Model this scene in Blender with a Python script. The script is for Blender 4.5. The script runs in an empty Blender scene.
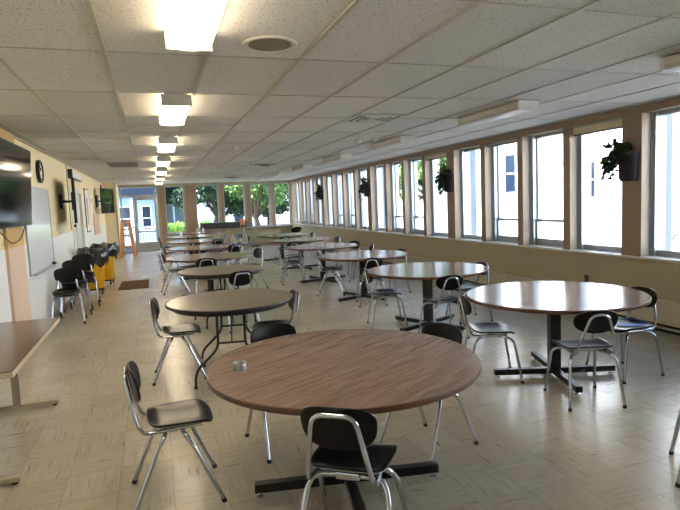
import bpy, bmesh, math, random
from mathutils import Vector, Matrix
random.seed(7)
PI = math.pi
sc = bpy.context.scene
col = sc.collection

# ------------------------------------------------------------------ materials
def lin(c):
    return tuple((v/12.92 if v <= .04045 else ((v+.055)/1.055)**2.4) for v in [x/255 for x in c]) + (1,)

def new_mat(name):
    m = bpy.data.materials.new(name); m.use_nodes = True
    nt = m.node_tree
    b = nt.nodes['Principled BSDF']
    return m, nt, b

def pmat(name, rgb, rough=.5, metal=0., spec=.5, var=.06, scale=8., bump=0., bscale=60., coat=0.):
    """plain paint / plastic / metal with a little procedural variation"""
    m, nt, b = new_mat(name)
    tc = nt.nodes.new('ShaderNodeTexCoord')
    n = nt.nodes.new('ShaderNodeTexNoise'); n.inputs['Scale'].default_value = scale; n.inputs['Detail'].default_value = 3
    nt.links.new(tc.outputs['Object'], n.inputs['Vector'])
    mix = nt.nodes.new('ShaderNodeMix'); mix.data_type = 'RGBA'
    c = lin(rgb)
    mix.inputs[6].default_value = tuple(x*(1-var) for x in c[:3])+(1,)
    mix.inputs[7].default_value = tuple(min(1, x*(1+var)) for x in c[:3])+(1,)
    nt.links.new(n.outputs['Fac'], mix.inputs[0]); nt.links.new(mix.outputs[2], b.inputs['Base Color'])
    b.inputs['Roughness'].default_value = rough; b.inputs['Metallic'].default_value = metal
    b.inputs['Specular IOR Level'].default_value = spec
    b.inputs['Coat Weight'].default_value = coat
    if bump:
        n2 = nt.nodes.new('ShaderNodeTexNoise'); n2.inputs['Scale'].default_value = bscale
        nt.links.new(tc.outputs['Object'], n2.inputs['Vector'])
        bp = nt.nodes.new('ShaderNodeBump'); bp.inputs['Strength'].default_value = bump; bp.inputs['Distance'].default_value = .002
        nt.links.new(n2.outputs['Fac'], bp.inputs['Height']); nt.links.new(bp.outputs[0], b.inputs['Normal'])
    return m

def math_node(nt, op, a, b_=None, c_=None):
    n = nt.nodes.new('ShaderNodeMath'); n.operation = op
    for i, v in enumerate((a, b_, c_)):
        if v is None: continue
        if isinstance(v, (int, float)): n.inputs[i].default_value = v
        else: nt.links.new(v, n.inputs[i])
    return n.outputs[0]

def ramp(nt, fac, stops):
    r = nt.nodes.new('ShaderNodeValToRGB')
    while len(r.color_ramp.elements) < len(stops): r.color_ramp.elements.new(.5)
    for e, (p, c) in zip(r.color_ramp.elements, stops):
        e.position = p; e.color = c
    nt.links.new(fac, r.inputs[0])
    return r.outputs[0]

def mixc(nt, fac, a, b_, blend='MIX'):
    n = nt.nodes.new('ShaderNodeMix'); n.data_type = 'RGBA'; n.blend_type = blend
    for i, v in ((0, fac), (6, a), (7, b_)):
        if isinstance(v, (int, float, tuple)): n.inputs[i].default_value = v
        else: nt.links.new(v, n.inputs[i])
    return n.outputs[2]

def floor_mat():
    m, nt, b = new_mat('vinyl_tile_floor')
    tc = nt.nodes.new('ShaderNodeTexCoord')
    sep = nt.nodes.new('ShaderNodeSeparateXYZ'); nt.links.new(tc.outputs['Object'], sep.inputs[0])
    T = .305
    X = math_node(nt, 'DIVIDE', math_node(nt, 'ADD', sep.outputs[0], 50*T), T)
    Y = math_node(nt, 'DIVIDE', math_node(nt, 'ADD', sep.outputs[1], 50*T), T)
    ix = math_node(nt, 'FLOOR', X); iy = math_node(nt, 'FLOOR', Y)
    fx = math_node(nt, 'FRACT', X); fy = math_node(nt, 'FRACT', Y)
    par = math_node(nt, 'MODULO', math_node(nt, 'ADD', ix, iy), 2)
    idv = nt.nodes.new('ShaderNodeCombineXYZ'); nt.links.new(ix, idv.inputs[0]); nt.links.new(iy, idv.inputs[1])
    wn = nt.nodes.new('ShaderNodeTexWhiteNoise'); nt.links.new(idv.outputs[0], wn.inputs['Vector'])
    # streaks run along x on even tiles, along y on odd tiles
    def streak(sx, sy):
        cv = nt.nodes.new('ShaderNodeCombineXYZ')
        nt.links.new(math_node(nt, 'MULTIPLY', X, sx), cv.inputs[0])
        nt.links.new(math_node(nt, 'MULTIPLY', Y, sy), cv.inputs[1])
        nt.links.new(math_node(nt, 'MULTIPLY', wn.outputs['Value'], 40), cv.inputs[2])
        n = nt.nodes.new('ShaderNodeTexNoise'); n.inputs['Scale'].default_value = 1; n.inputs['Detail'].default_value = 4
        n.inputs['Roughness'].default_value = .6; n.inputs['Distortion'].default_value = .35
        nt.links.new(cv.outputs[0], n.inputs['Vector'])
        return n.outputs['Fac']
    s = nt.nodes.new('ShaderNodeMix'); s.data_type = 'FLOAT'
    nt.links.new(par, s.inputs[0]); nt.links.new(streak(1.3, 15), s.inputs[2]); nt.links.new(streak(15, 1.3), s.inputs[3])
    st = s.outputs[0]
    base = ramp(nt, st, [(.25, lin((154, 145, 127))), (.42, lin((174, 165, 147))), (.62, lin((182, 174, 156))), (.8, lin((190, 182, 165)))])
    dark = ramp(nt, st, [(.30, (1, 1, 1, 1)), (.352, (0, 0, 0, 1))])
    c = mixc(nt, math_node(nt, 'MULTIPLY', dark, .75), base, lin((104, 92, 76)))
    tint = ramp(nt, wn.outputs['Value'], [(0, (.88, .87, .86, 1)), (1, (1.0, 1.0, .99, 1))])
    c = mixc(nt, 1.0, c, tint, 'MULTIPLY')
    # seams
    d = math_node(nt, 'MINIMUM', math_node(nt, 'MINIMUM', fx, math_node(nt, 'SUBTRACT', 1, fx)),
                  math_node(nt, 'MINIMUM', fy, math_node(nt, 'SUBTRACT', 1, fy)))
    seam = math_node(nt, 'LESS_THAN', d, .006)
    c = mixc(nt, math_node(nt, 'MULTIPLY', seam, .4), c, lin((88, 78, 62)))
    nt.links.new(c, b.inputs['Base Color'])
    n3 = nt.nodes.new('ShaderNodeTexNoise'); n3.inputs['Scale'].default_value = 2.2; n3.inputs['Detail'].default_value = 4
    nt.links.new(tc.outputs['Object'], n3.inputs['Vector'])
    rr = nt.nodes.new('ShaderNodeMapRange'); rr.inputs[3].default_value = .20; rr.inputs[4].default_value = .30
    nt.links.new(n3.outputs['Fac'], rr.inputs[0]); nt.links.new(rr.outputs[0], b.inputs['Roughness'])
    b.inputs['Specular IOR Level'].default_value = .38
    bp = nt.nodes.new('ShaderNodeBump'); bp.inputs['Strength'].default_value = .06; bp.inputs['Distance'].default_value = .003
    nt.links.new(st, bp.inputs['Height']); nt.links.new(bp.outputs[0], b.inputs['Normal'])
    return m

def ceiling_mat():
    m, nt, b = new_mat('acoustic_ceiling_tile')
    tc = nt.nodes.new('ShaderNodeTexCoord')
    sep = nt.nodes.new('ShaderNodeSeparateXYZ'); nt.links.new(tc.outputs['Object'], sep.inputs[0])
    ix = math_node(nt, 'FLOOR', math_node(nt, 'DIVIDE', math_node(nt, 'ADD', sep.outputs[0], 30*.61+.827), .61))
    iy = math_node(nt, 'FLOOR', math_node(nt, 'DIVIDE', math_node(nt, 'ADD', sep.outputs[1], 30*1.22-3.70), 1.22))
    idv = nt.nodes.new('ShaderNodeCombineXYZ'); nt.links.new(ix, idv.inputs[0]); nt.links.new(iy, idv.inputs[1])
    wn = nt.nodes.new('ShaderNodeTexWhiteNoise'); nt.links.new(idv.outputs[0], wn.inputs['Vector'])
    tint = ramp(nt, wn.outputs['Value'], [(0, lin((208, 207, 202))), (1, lin((220, 219, 214)))])
    n = nt.nodes.new('ShaderNodeTexNoise'); n.inputs['Scale'].default_value = 70; n.inputs['Detail'].default_value = 3
    nt.links.new(tc.outputs['Object'], n.inputs['Vector'])
    hole = ramp(nt, n.outputs['Fac'], [(.34, (1, 1, 1, 1)), (.40, (0, 0, 0, 1))])
    c = mixc(nt, math_node(nt, 'MULTIPLY', hole, .65), tint, lin((110, 104, 92)))
    n2 = nt.nodes.new('ShaderNodeTexNoise'); n2.inputs['Scale'].default_value = 260
    nt.links.new(tc.outputs['Object'], n2.inputs['Vector'])
    sp = ramp(nt, n2.outputs['Fac'], [(.36, (.78, .77, .75, 1)), (.5, (1, 1, 1, 1))])
    c = mixc(nt, 1.0, c, sp, 'MULTIPLY')
    nt.links.new(c, b.inputs['Base Color'])
    b.inputs['Roughness'].default_value = .95; b.inputs['Specular IOR Level'].default_value = .15
    bp = nt.nodes.new('ShaderNodeBump'); bp.inputs['Strength'].default_value = .3; bp.inputs['Distance'].default_value = .003
    nt.links.new(n.outputs['Fac'], bp.inputs['Height']); nt.links.new(bp.outputs[0], b.inputs['Normal'])
    return m

def wood_mat(name, c1, c2, c3, rough=.2, angle=0., stretch=(1.2, 22), coat=0.):
    m, nt, b = new_mat(name)
    tc = nt.nodes.new('ShaderNodeTexCoord')
    mp = nt.nodes.new('ShaderNodeMapping'); mp.inputs['Rotation'].default_value = (0, 0, angle)
    nt.links.new(tc.outputs['Object'], mp.inputs[0])
    mp2 = nt.nodes.new('ShaderNodeMapping'); mp2.inputs['Scale'].default_value = (stretch[0], stretch[1], 6)
    nt.links.new(mp.outputs[0], mp2.inputs[0])
    n = nt.nodes.new('ShaderNodeTexNoise'); n.inputs['Scale'].default_value = 1.6; n.inputs['Detail'].default_value = 7
    n.inputs['Roughness'].default_value = .62; n.inputs['Distortion'].default_value = .5
    nt.links.new(mp2.outputs[0], n.inputs['Vector'])
    c = ramp(nt, n.outputs['Fac'], [(.32, lin(c1)), (.5, lin(c2)), (.70, lin(c3))])
    nt.links.new(c, b.inputs['Base Color'])
    b.inputs['Roughness'].default_value = rough; b.inputs['Coat Weight'].default_value = coat
    b.inputs['Coat Roughness'].default_value = .08
    return m

def foliage_mat(name, a, b_, c_):
    m, nt, b = new_mat(name)
    g = nt.nodes.new('ShaderNodeNewGeometry')
    c = ramp(nt, g.outputs['Random Per Island'], [(0, lin(a)), (.5, lin(b_)), (1, lin(c_))])
    nt.links.new(c, b.inputs['Base Color']); b.inputs['Roughness'].default_value = .7; b.inputs['Specular IOR Level'].default_value = .15
    return m

def emit_mat(name, rgb, s, soft=None):
    m, nt, b = new_mat(name)
    c = lin(rgb)
    b.inputs['Base Color'].default_value = c; b.inputs['Roughness'].default_value = .4
    b.inputs['Emission Color'].default_value = c
    # two tubes shine through the diffuser, along its length
    tc = nt.nodes.new('ShaderNodeTexCoord'); sep = nt.nodes.new('ShaderNodeSeparateXYZ'); nt.links.new(tc.outputs['Object'], sep.inputs[0])
    d = math_node(nt, 'ABSOLUTE', math_node(nt, 'SUBTRACT', math_node(nt, 'ABSOLUTE', sep.outputs[0]), .055))
    mr = nt.nodes.new('ShaderNodeMapRange'); mr.inputs[1].default_value = .0; mr.inputs[2].default_value = .07
    mr.inputs[3].default_value = s*1.6; mr.inputs[4].default_value = s*.55
    nt.links.new(d, mr.inputs[0]); nt.links.new(mr.outputs[0], b.inputs['Emission Strength'])
    return m

def glass_mat():
    m = bpy.data.materials.new('window_glass'); m.use_nodes = True
    nt = m.node_tree; nt.nodes.clear()
    out = nt.nodes.new('ShaderNodeOutputMaterial'); mx = nt.nodes.new('ShaderNodeMixShader')
    tr = nt.nodes.new('ShaderNodeBsdfTransparent'); tr.inputs[0].default_value = (.95, .97, .97, 1)
    gl = nt.nodes.new('ShaderNodeBsdfGlossy'); gl.inputs['Roughness'].default_value = .02
    lw = nt.nodes.new('ShaderNodeLayerWeight'); lw.inputs['Blend'].default_value = .5
    fr = math_node(nt, 'ADD', math_node(nt, 'MULTIPLY', math_node(nt, 'POWER', lw.outputs['Facing'], 5), .6), .02)
    nt.links.new(fr, mx.inputs[0]); nt.links.new(tr.outputs[0], mx.inputs[1]); nt.links.new(gl.outputs[0], mx.inputs[2])
    nt.links.new(mx.outputs[0], out.inputs[0])
    return m

def siding_mat():
    m, nt, b = new_mat('white_clapboard')
    tc = nt.nodes.new('ShaderNodeTexCoord')
    sep = nt.nodes.new('ShaderNodeSeparateXYZ'); nt.links.new(tc.outputs['Object'], sep.inputs[0])
    f = math_node(nt, 'FRACT', math_node(nt, 'DIVIDE', sep.outputs[2], .16))
    c = ramp(nt, f, [(0, lin((188, 192, 196))), (.08, lin((226, 228, 230))), (1, lin((238, 239, 240)))])
    nt.links.new(c, b.inputs['Base Color']); b.inputs['Roughness'].default_value = .7
    return m

M = dict(
    floor=floor_mat(), ceil=ceiling_mat(),
    grid=pmat('ceiling_grid_metal', (176, 172, 156), .45, 0, .5),
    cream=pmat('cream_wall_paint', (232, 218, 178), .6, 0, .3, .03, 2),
    cream_shaded=pmat('cream_wall_paint_shaded', (172, 161, 134), .6, 0, .3, .03, 2),  # darker copy of the cream, with the shade put into its colour
    white_panel=pmat('white_wainscot_panel', (226, 230, 232), .35, 0, .5, .02, 2),
    tan=pmat('tan_post_paint', (152, 130, 108), .5, 0, .4, .04, 3),
    tan_light=pmat('pale_tan_and_lit_reveal', (176, 158, 136), .5, 0, .4, .03, 3),  # lighter tan; on the reveals it stands for caught window light
    pillar_top=pmat('golden_tan_paint', (196, 164, 112), .6, 0, .3, .03, 3),
    pillar_low=pmat('pinkish_beige_paint', (208, 184, 164), .6, 0, .3, .03, 3),
    alu=pmat('brushed_aluminium', (168, 174, 180), .38, .55, .5, .04, 30),
    sillw=pmat('pale_sill_laminate', (206, 202, 192), .35, 0, .5, .03, 6),
    glass=glass_mat(),
    tabletop=wood_mat('walnut_laminate_top', (98, 78, 68), (122, 99, 87), (139, 116, 103), .19, -.52, (2.2, 26)),
    tableedge=pmat('dark_walnut_edge', (92, 60, 42), .35, 0, .5, .12, 20),
    fold_top=wood_mat('grey_brown_folding_top', (92, 82, 68), (108, 97, 82), (122, 111, 95), .28, .2, (3, 9)),
    fold_edge=pmat('black_plastic_edging', (22, 22, 24), .35, 0, .5, .1, 20),
    rect_top=wood_mat('dark_walnut_rect_top', (70, 48, 40), (86, 61, 50), (104, 76, 62), .2, 1.5),
    beige_metal=pmat('beige_painted_metal', (168, 154, 128), .4, 0, .5, .05, 15),
    beige_edge=pmat('beige_table_edge', (186, 170, 142), .45, 0, .5, .05, 15),
    black_metal=pmat('black_painted_metal', (20, 20, 23), .35, 0, .5, .1, 15),
    chrome=pmat('chrome_tube', (190, 195, 204), .13, 1.0, .5, .03, 10),
    shell=pmat('black_moulded_plastic', (11, 11, 15), .30, 0, .28, .12, 30, .10, 300),
    shell_tan=pmat('tan_moulded_plastic', (176, 118, 72), .35, 0, .5, .1, 20),
    rubber=pmat('dark_rubber', (32, 30, 30), .7, 0, .3),
    white_metal=pmat('white_enamel_metal', (214, 212, 204), .4, 0, .5, .03, 10),
    lit=emit_mat('lit_diffuser', (255, 234, 200), 8.8),
    unlit=pmat('unlit_prismatic_diffuser', (196, 194, 186), .35, 0, .5, .04, 30),
    vent=pmat('vent_grille', (138, 134, 124), .5, .1, .4, .05, 20),
    dark=pmat('dark_recess', (40, 38, 36), .8, 0, .2),
    speaker=pmat('grey_perforated_grille', (132, 126, 112), .6, .2, .3, .25, 220),
    tv=pmat('glossy_black_screen', (7, 10, 16), .08, 0, .25, .1, 3),
    tvframe=pmat('matt_black_plastic', (16, 16, 17), .4, 0, .5, .1, 20),
    board=pmat('whiteboard_enamel', (226, 233, 240), .15, 0, .5, .02, 3),
    paper=pmat('white_paper', (236, 234, 232), .7, 0, .3, .03, 6),
    lilac=pmat('lilac_print', (182, 172, 198), .6, 0, .3, .1, 8),
    cork=pmat('pinkish_board', (214, 178, 160), .7, 0, .3, .05, 8),
    red=pmat('red_plastic', (176, 30, 26), .4, 0, .5),
    doorgrey=pmat('pale_grey_door_paint', (206, 208, 204), .45, 0, .4, .03, 3),
    yellow=pmat('yellow_plastic_bin', (232, 176, 26), .4, 0, .5, .05, 6),
    bag=pmat('black_plastic_bag', (14, 14, 16), .22, 0, .7, .15, 8, .9, 18),
    mat_=pmat('brown_floor_mat', (96, 72, 50), .95, 0, .1, .2, 120, .5, 200),
    pine=wood_mat('orange_pine', (172, 116, 72), (200, 144, 98), (216, 166, 120), .5, 0, (22, 1.5)),
    pot=pmat('dark_plum_planter', (40, 32, 40), .5, 0, .4, .1, 20),
    ivy=foliage_mat('ivy_leaf', (22, 38, 24), (40, 62, 34), (70, 94, 56)),
    redleaf=foliage_mat('red_flower_petal', (110, 16, 24), (170, 28, 36), (190, 60, 60)),
    tree1=foliage_mat('tree_leaf', (16, 32, 26), (30, 52, 36), (58, 84, 52)),
    tree2=foliage_mat('bright_tree_leaf', (44, 72, 42), (78, 108, 54), (128, 154, 84)),
    hedge=foliage_mat('hedge_leaf', (86, 126, 52), (130, 170, 76), (176, 206, 110)),
    bark=pmat('tree_bark', (58, 50, 42), .9, 0, .2, .25, 14, .6, 40),
    siding=siding_mat(),
    pale=pmat('pale_blue_shade_tint', (138, 160, 192), .6, 0, .3, .03, 3),  # blue shade on the white house is put into this colour
    bluegrey=pmat('blue_grey_column_shaded', (120, 134, 150), .5, 0, .4, .04, 6),  # shade on the white outer columns is put into this grey-blue
    roof_shaded=pmat('dark_shaded_roof', (26, 32, 42), 1, 0, .03, .15, 8),  # porch roof shade put into a darker roof colour
    greywall=pmat('grey_painted_siding', (104, 112, 120), .7, 0, .3, .05, 3),
    winblue=pmat('dark_blue_window', (22, 34, 52), .2, 0, .6, .1, 3),
    asphalt=pmat('pale_asphalt', (150, 150, 148), .9, 0, .2, .1, 12),
    grass=pmat('lawn_grass', (112, 140, 74), .9, 0, .2, .2, 40, .5, 90),
    roofing=pmat('flat_roof_gravel', (120, 116, 110), .9, 0, .2, .1, 30),
    greybox=pmat('dark_grey_enamel', (88, 88, 84), .5, 0, .4, .05, 10),
    blue_glint=pmat('blue_sky_glint', (70, 130, 214), .5, 0, .4, .04, 20),
    orange=pmat('orange_plastic', (232, 150, 96), .5, 0, .4, .05, 10),
    blind=pmat('cream_pleated_fabric', (226, 216, 184), .7, 0, .2, .04, 6),
    heater=pmat('heater_enamel', (188, 180, 160), .45, 0, .4, .03, 4),
    clockface=pmat('clock_face_white', (240, 240, 236), .3, 0, .5, .01),
)

# ------------------------------------------------------------------ mesh tools
class MB:
    def __init__(s): s.v = []; s.f = []; s.sm = []
    def add(s, V, F, smooth=False):
        o = len(s.v); s.v += [tuple(x) for x in V]
        s.f += [tuple(i+o for i in f) for f in F]; s.sm += [smooth]*len(F)
        return s
    def xf(s, mat, start=0):
        for i in range(start, len(s.v)): s.v[i] = tuple(mat @ Vector(s.v[i]))
    def box(s, x0, x1, y0, y1, z0, z1, bev=0.):
        if bev <= 0:
            V = [(x, y, z) for x in (x0, x1) for y in (y0, y1) for z in (z0, z1)]
            s.add(V, [(0, 1, 3, 2), (4, 6, 7, 5), (0, 4, 5, 1), (2, 3, 7, 6), (0, 2, 6, 4), (1, 5, 7, 3)])
        else:
            bm = bmesh.new()
            bmesh.ops.create_cube(bm, size=1)
            for v in bm.verts:
                v.co = Vector(((x0+x1)/2+v.co.x*(x1-x0), (y0+y1)/2+v.co.y*(y1-y0), (z0+z1)/2+v.co.z*(z1-z0)))
            bmesh.ops.bevel(bm, geom=bm.edges[:], offset=bev, segments=2, affect='EDGES', profile=.6)
            s.bm(bm)
        return s
    def bm(s, bm, smooth=False):
        bm.verts.ensure_lookup_table(); bm.verts.index_update()
        s.add([v.co.copy() for v in bm.verts], [[v.index for v in f.verts] for f in bm.faces], smooth); bm.free()
        return s
    def bar(s, a, b, w, h, up=(0, 0, 1)):
        """rectangular bar from a to b"""
        a = Vector(a); b = Vector(b); d = (b-a).normalized(); u = Vector(up)
        if abs(d.dot(u)) > .98: u = Vector((0, 1, 0))
        r = d.cross(u).normalized(); u = r.cross(d)
        V = [p+r*(i*w/2)+u*(j*h/2) for p in (a, b) for i in (-1, 1) for j in (-1, 1)]
        s.add(V, [(0, 1, 3, 2), (4, 6, 7, 5), (0, 4, 5, 1), (2, 3, 7, 6), (0, 2, 6, 4), (1, 5, 7, 3)])
        return s
    def tube(s, pts, r, n=10, bend=.04, cap=True, closed=False):
        P = [Vector(p) for p in pts]
        Q = []
        m = len(P)
        for i in range(m):
            if not closed and (i == 0 or i == m-1): Q.append(P[i]); continue
            a, b, c = P[i-1], P[i], P[(i+1) % m]
            l = min(bend, (a-b).length*.48, (c-b).length*.48)
            p0 = b+(a-b).normalized()*l; p1 = b+(c-b).normalized()*l
            for k in range(6):
                t = k/5
                Q.append(p0*(1-t)**2+b*2*t*(1-t)+p1*t*t)
        R = r if callable(r) else (lambda t: r)
        rings = []; prev = None; N = len(Q)
        for i, q in enumerate(Q):
            if closed: d = (Q[(i+1) % N]-Q[i-1]).normalized()
            else: d = (Q[min(i+1, N-1)]-Q[max(i-1, 0)]).normalized()
            if prev is None:
                u = Vector((0, 0, 1)) if abs(d.z) < .9 else Vector((0, 1, 0))
                prev = (u-d*u.dot(d)).normalized()
            else: prev = (prev-d*prev.dot(d)).normalized()
            w = d.cross(prev); rr = R(i/(N-1))
            rings.append([q+(prev*math.cos(2*PI*k/n)+w*math.sin(2*PI*k/n))*rr for k in range(n)])
        V = [v for g in rings for v in g]; F = []
        for i in range(N if closed else N-1):
            j = (i+1) % N
            for k in range(n): F.append((i*n+k, i*n+(k+1) % n, j*n+(k+1) % n, j*n+k))
        if cap and not closed: F.append(tuple(range(n))[::-1]); F.append(tuple((N-1)*n+k for k in range(n)))
        s.add(V, F, True)
        return s
    def lathe(s, prof, n=40, smooth=True, cx=0, cy=0):
        V = []; F = []
        for (r, z) in prof:
            V += [(cx+r*math.cos(2*PI*k/n), cy+r*math.sin(2*PI*k/n), z) for k in range(n)]
        m = len(prof)
        for i in range(m-1):
            for k in range(n): F.append((i*n+k, i*n+(k+1) % n, (i+1)*n+(k+1) % n, (i+1)*n+k))
        if prof[0][0] > 1e-6: F.append(tuple(range(n))[::-1])
        if prof[-1][0] > 1e-6: F.append(tuple((m-1)*n+k for k in range(n)))
        s.add(V, F, smooth)
        return s
    def shell(s, hw, hh, zf, th, ex=4., rings=8, n=48, mapf=None):
        """rounded-rectangle shell: zf(u,v) height over the unit square, thickness th"""
        V = []; F = []
        def pt(a, t):
            c, q = math.cos(a), math.sin(a)
            k = (abs(c)**ex+abs(q)**ex)**(-1/ex)
            return c*k*t, q*k*t
        prof = [(0, 1)]+[((i/rings), 1) for i in range(1, rings)]+[(.985, 1), (1.0, .6), (1.0, -.6), (.985, -1)]+[((i/rings), -1) for i in range(rings-1, 0, -1)]+[(0, -1)]
        first = True
        for (t, sd) in prof:
            if t == 0:
                x, y, z = 0, 0, zf(0, 0)+sd*th/2
                V.append((x, y, z)); continue
            for k in range(n):
                u, v = pt(2*PI*k/n, t)
                V.append((u*hw, v*hh, zf(u, v)+sd*th/2))
        nr = len(prof)-2
        for k in range(n): F.append((0, 1+k, 1+(k+1) % n))
        for i in range(nr-1):
            a = 1+i*n; b = a+n
            for k in range(n): F.append((a+k, b+k, b+(k+1) % n, a+(k+1) % n))
        a = 1+(nr-1)*n; e = len(V)-1
        for k in range(n): F.append((a+k, e, a+(k+1) % n))
        if mapf: V = [mapf(*p) for p in V]
        s.add(V, F, True)
        return s
    def build(s, name, mat, parent=None, loc=None, rz=0, flip=True):
        me = bpy.data.meshes.new(name)
        me.from_pydata(s.v, [], s.f); me.update()
        bm = bmesh.new(); bm.from_mesh(me); bmesh.ops.recalc_face_normals(bm, faces=bm.faces[:]); bm.to_mesh(me); bm.free()
        me.polygons.foreach_set('use_smooth', s.sm)
        if any(s.sm):
            try: me.set_sharp_from_angle(angle=math.radians(50))
            except Exception: pass
        me.materials.append(M[mat] if isinstance(mat, str) else mat)
        o = bpy.data.objects.new(name, me); col.objects.link(o)
        if parent is not None: o.parent = parent
        if loc is not None: o.location = loc
        o.rotation_euler.z = rz
        return o

def tag(o, label=None, cat=None, group=None, kind=None):
    if label: o['label'] = label
    if cat: o['category'] = cat
    if group: o['group'] = group
    if kind: o['kind'] = kind
    return o

def thing(name, label, cat, loc=(0, 0, 0), rz=0, group=None):
    o = bpy.data.objects.new(name, None); col.objects.link(o)
    o.location = loc; o.rotation_euler = (0, 0, rz); o.empty_display_size = .1
    return tag(o, label, cat, group)

kids = {}
def copy_tree(o, parent=None):
    c = o.copy(); col.objects.link(c)
    if parent is not None: c.parent = parent
    for ch in kids_of(o): copy_tree(ch, c)
    return c
def kids_of(o):
    if o.name not in kids: kids[o.name] = [x for x in o.children]
    return kids[o.name]
def dup(o, loc, rz, label, group=None):
    c = copy_tree(o); c.location = loc; c.rotation_euler = (0, 0, rz); c['label'] = label
    if group: c['group'] = group
    return c

def struct(name, mb, mat, parent=None, loc=None, rz=0):
    o = mb.build(name, mat, parent, loc, rz)
    if parent is None: o['kind'] = 'structure'
    return o

# ------------------------------------------------------------------ room shell
XL, XR, Y0, YB, ZC = -1.55, 5.40, -3.2, 22.30, 2.583
XO = 5.62          # outer face of the wall
SILL, HEAD = .82, 2.50
struct('floor', MB().box(XL-.25, XR+.35, Y0-.2, YB+.3, -.12, 0), 'floor')
ce = struct('ceiling', MB().box(XL-.25, XR+.40, Y0-.2, YB+.4, ZC, ZC+.3), 'ceil')
struct('trim_90', MB().box(XL-.4, XR+.75, Y0-.4, YB+.6, ZC+.301, ZC+.45), 'roofing')
lg = MB()
x = -.827-.61
while x < XR-.05:
    lg.box(x-.013, x+.013, Y0, YB, ZC-.007, ZC+.001); x += .61
lg.build('ceiling_main_runner', 'grid', ce)
cg = MB()
j = -6
while 3.70+1.22*j < YB:
    y = 3.70+1.22*j
    if y > Y0: cg.box(XL, XR, y-.006, y+.006, ZC-.004, ZC+.001)
    j += 1
cg.box(-.217, 1.003, 6.75-.006, 6.75+.006, ZC-.004, ZC+.001)
cg.box(-1.437, -.217, 7.97-.006, 7.97+.006, ZC-.004, ZC+.001)
cg.box(-.827, 1.003, 11.63-.006, 11.63+.006, ZC-.004, ZC+.001)
cg.build('ceiling_cross_tee', 'grid', ce)
am = MB().box(XL, XL+.025, Y0, 20.2, ZC-.022, ZC+.001).box(XL+.024, XL+.026, Y0, 20.2, ZC-.022, ZC+.001)
am.build('ceiling_edge_angle', 'grid', ce)

# left wall with its door opening
DY0, DY1, DH = 12.25, 14.0, 2.10
wl = MB().box(XL-.2, XL, Y0, DY0, 0, ZC).box(XL-.2, XL, DY1, 20.2, 0, ZC).box(XL-.2, XL, DY0, DY1, DH, ZC)
wl.box(XL-.2, -1.20, 20.2, YB+.25, 0, ZC)
wleft = struct('wall_left', wl, 'cream')
for (a, b) in ((Y0, 6.79), (7.61, DY0-.06), (DY1+.06, 20.19)):
    struct('wainscot_panel', MB().box(XL, XL+.008, a, b, .0, 1.26, .002), 'white_panel', wleft)
MB().box(XL+.003, XL+.02, 7.62, DY0-.08, 0, .09, .003).build('baseboard_strip', 'tan', wleft)
p = struct('trim_1', MB().box(XL, XL+.035, 6.8, 7.6, 1.26, ZC-.001), 'pillar_top')
MB().box(XL, XL+.036, 6.8, 7.6, 0, 1.26).build('lower_pilaster', 'pillar_low', p)
p = struct('trim_2', MB().box(-1.20, -1.15, 20.15, 20.24, 0, ZC-.001, .004), 'tan_light')
MB().box(-1.149, -1.144, 20.16, 20.23, .9, 1.9).build('pinkish_patch', 'cork', p)  # thin pinkish patch on the room side of the trim
d = struct('door_2', MB().box(XL-.09, XL-.045, DY0+.05, DY1-.05, .01, DH-.05, .003), 'doorgrey')
fr = MB().box(XL-.12, XL+.012, DY0-.03, DY0+.05, 0, DH+.03).box(XL-.12, XL+.012, DY1-.05, DY1+.03, 0, DH+.03).box(XL-.12, XL+.012, DY0+.05, DY1-.05, DH-.05, DH+.03)
fr.build('door_frame', 'doorgrey', d)
kn = MB().lathe([(.0, 0), (.035, 0), (.035, .012), (.012, .02), (.012, .05), (.032, .06), (.036, .075), (.028, .09), (0, .093)], 24)
kn.xf(Matrix.Translation((XL-.045, DY0+.17, 1.36)) @ Matrix.Rotation(PI/2, 4, 'Y'))
kn.build('door_knob', 'black_metal', d)
MB().box(XL-.046, XL-.040, (DY0+DY1)/2-.004, (DY0+DY1)/2+.004, .02, DH-.06).build('leaf_seam', 'dark', d)

# wall behind the camera
struct('wall_front', MB().box(XL-.2, XR+.2, Y0-.2, Y0, 0, ZC), 'cream')

# right wall: solid below the sill, header above, piers and posts between the windows
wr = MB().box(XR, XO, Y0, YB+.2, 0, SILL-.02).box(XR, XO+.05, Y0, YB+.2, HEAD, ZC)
wright = struct('wall_right', wr, 'cream_shaded')
MB().box(XR-.012, XR, Y0, YB, HEAD-.01, ZC-.001).build('header_fascia', 'tan', wright)
sl = MB().box(XR-.03, XO-.02, Y0, YB, SILL-.02, SILL+.008, .004)
sl.build('sill_board', 'sillw', wright)
PIERS = [(.81+4.23*k, 1.09+4.23*k) for k in range(-1, 6)]
PIERS[-1] = (PIERS[-1][0], YB-.001)
nt_ = 10
for (a, b) in PIERS:
    a2 = max(a, Y0)
    o = struct('trim_%d' % nt_, MB().box(XR, XO, a2, b, SILL+.008, HEAD, .003), 'tan'); nt_ += 1
    MB().box(XO+.09, 5.88, a2, b, 0, HEAD+.05).build('outer_column', 'bluegrey', o)
    MB().box(XR+.004, XO-.075, a2-.006, a2-.0005, SILL+.01, HEAD-.01).build('lit_reveal_sheet', 'tan_light', o)  # added sheet, window light put into its paler colour
wn_ = 1
GX = 5.66
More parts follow.
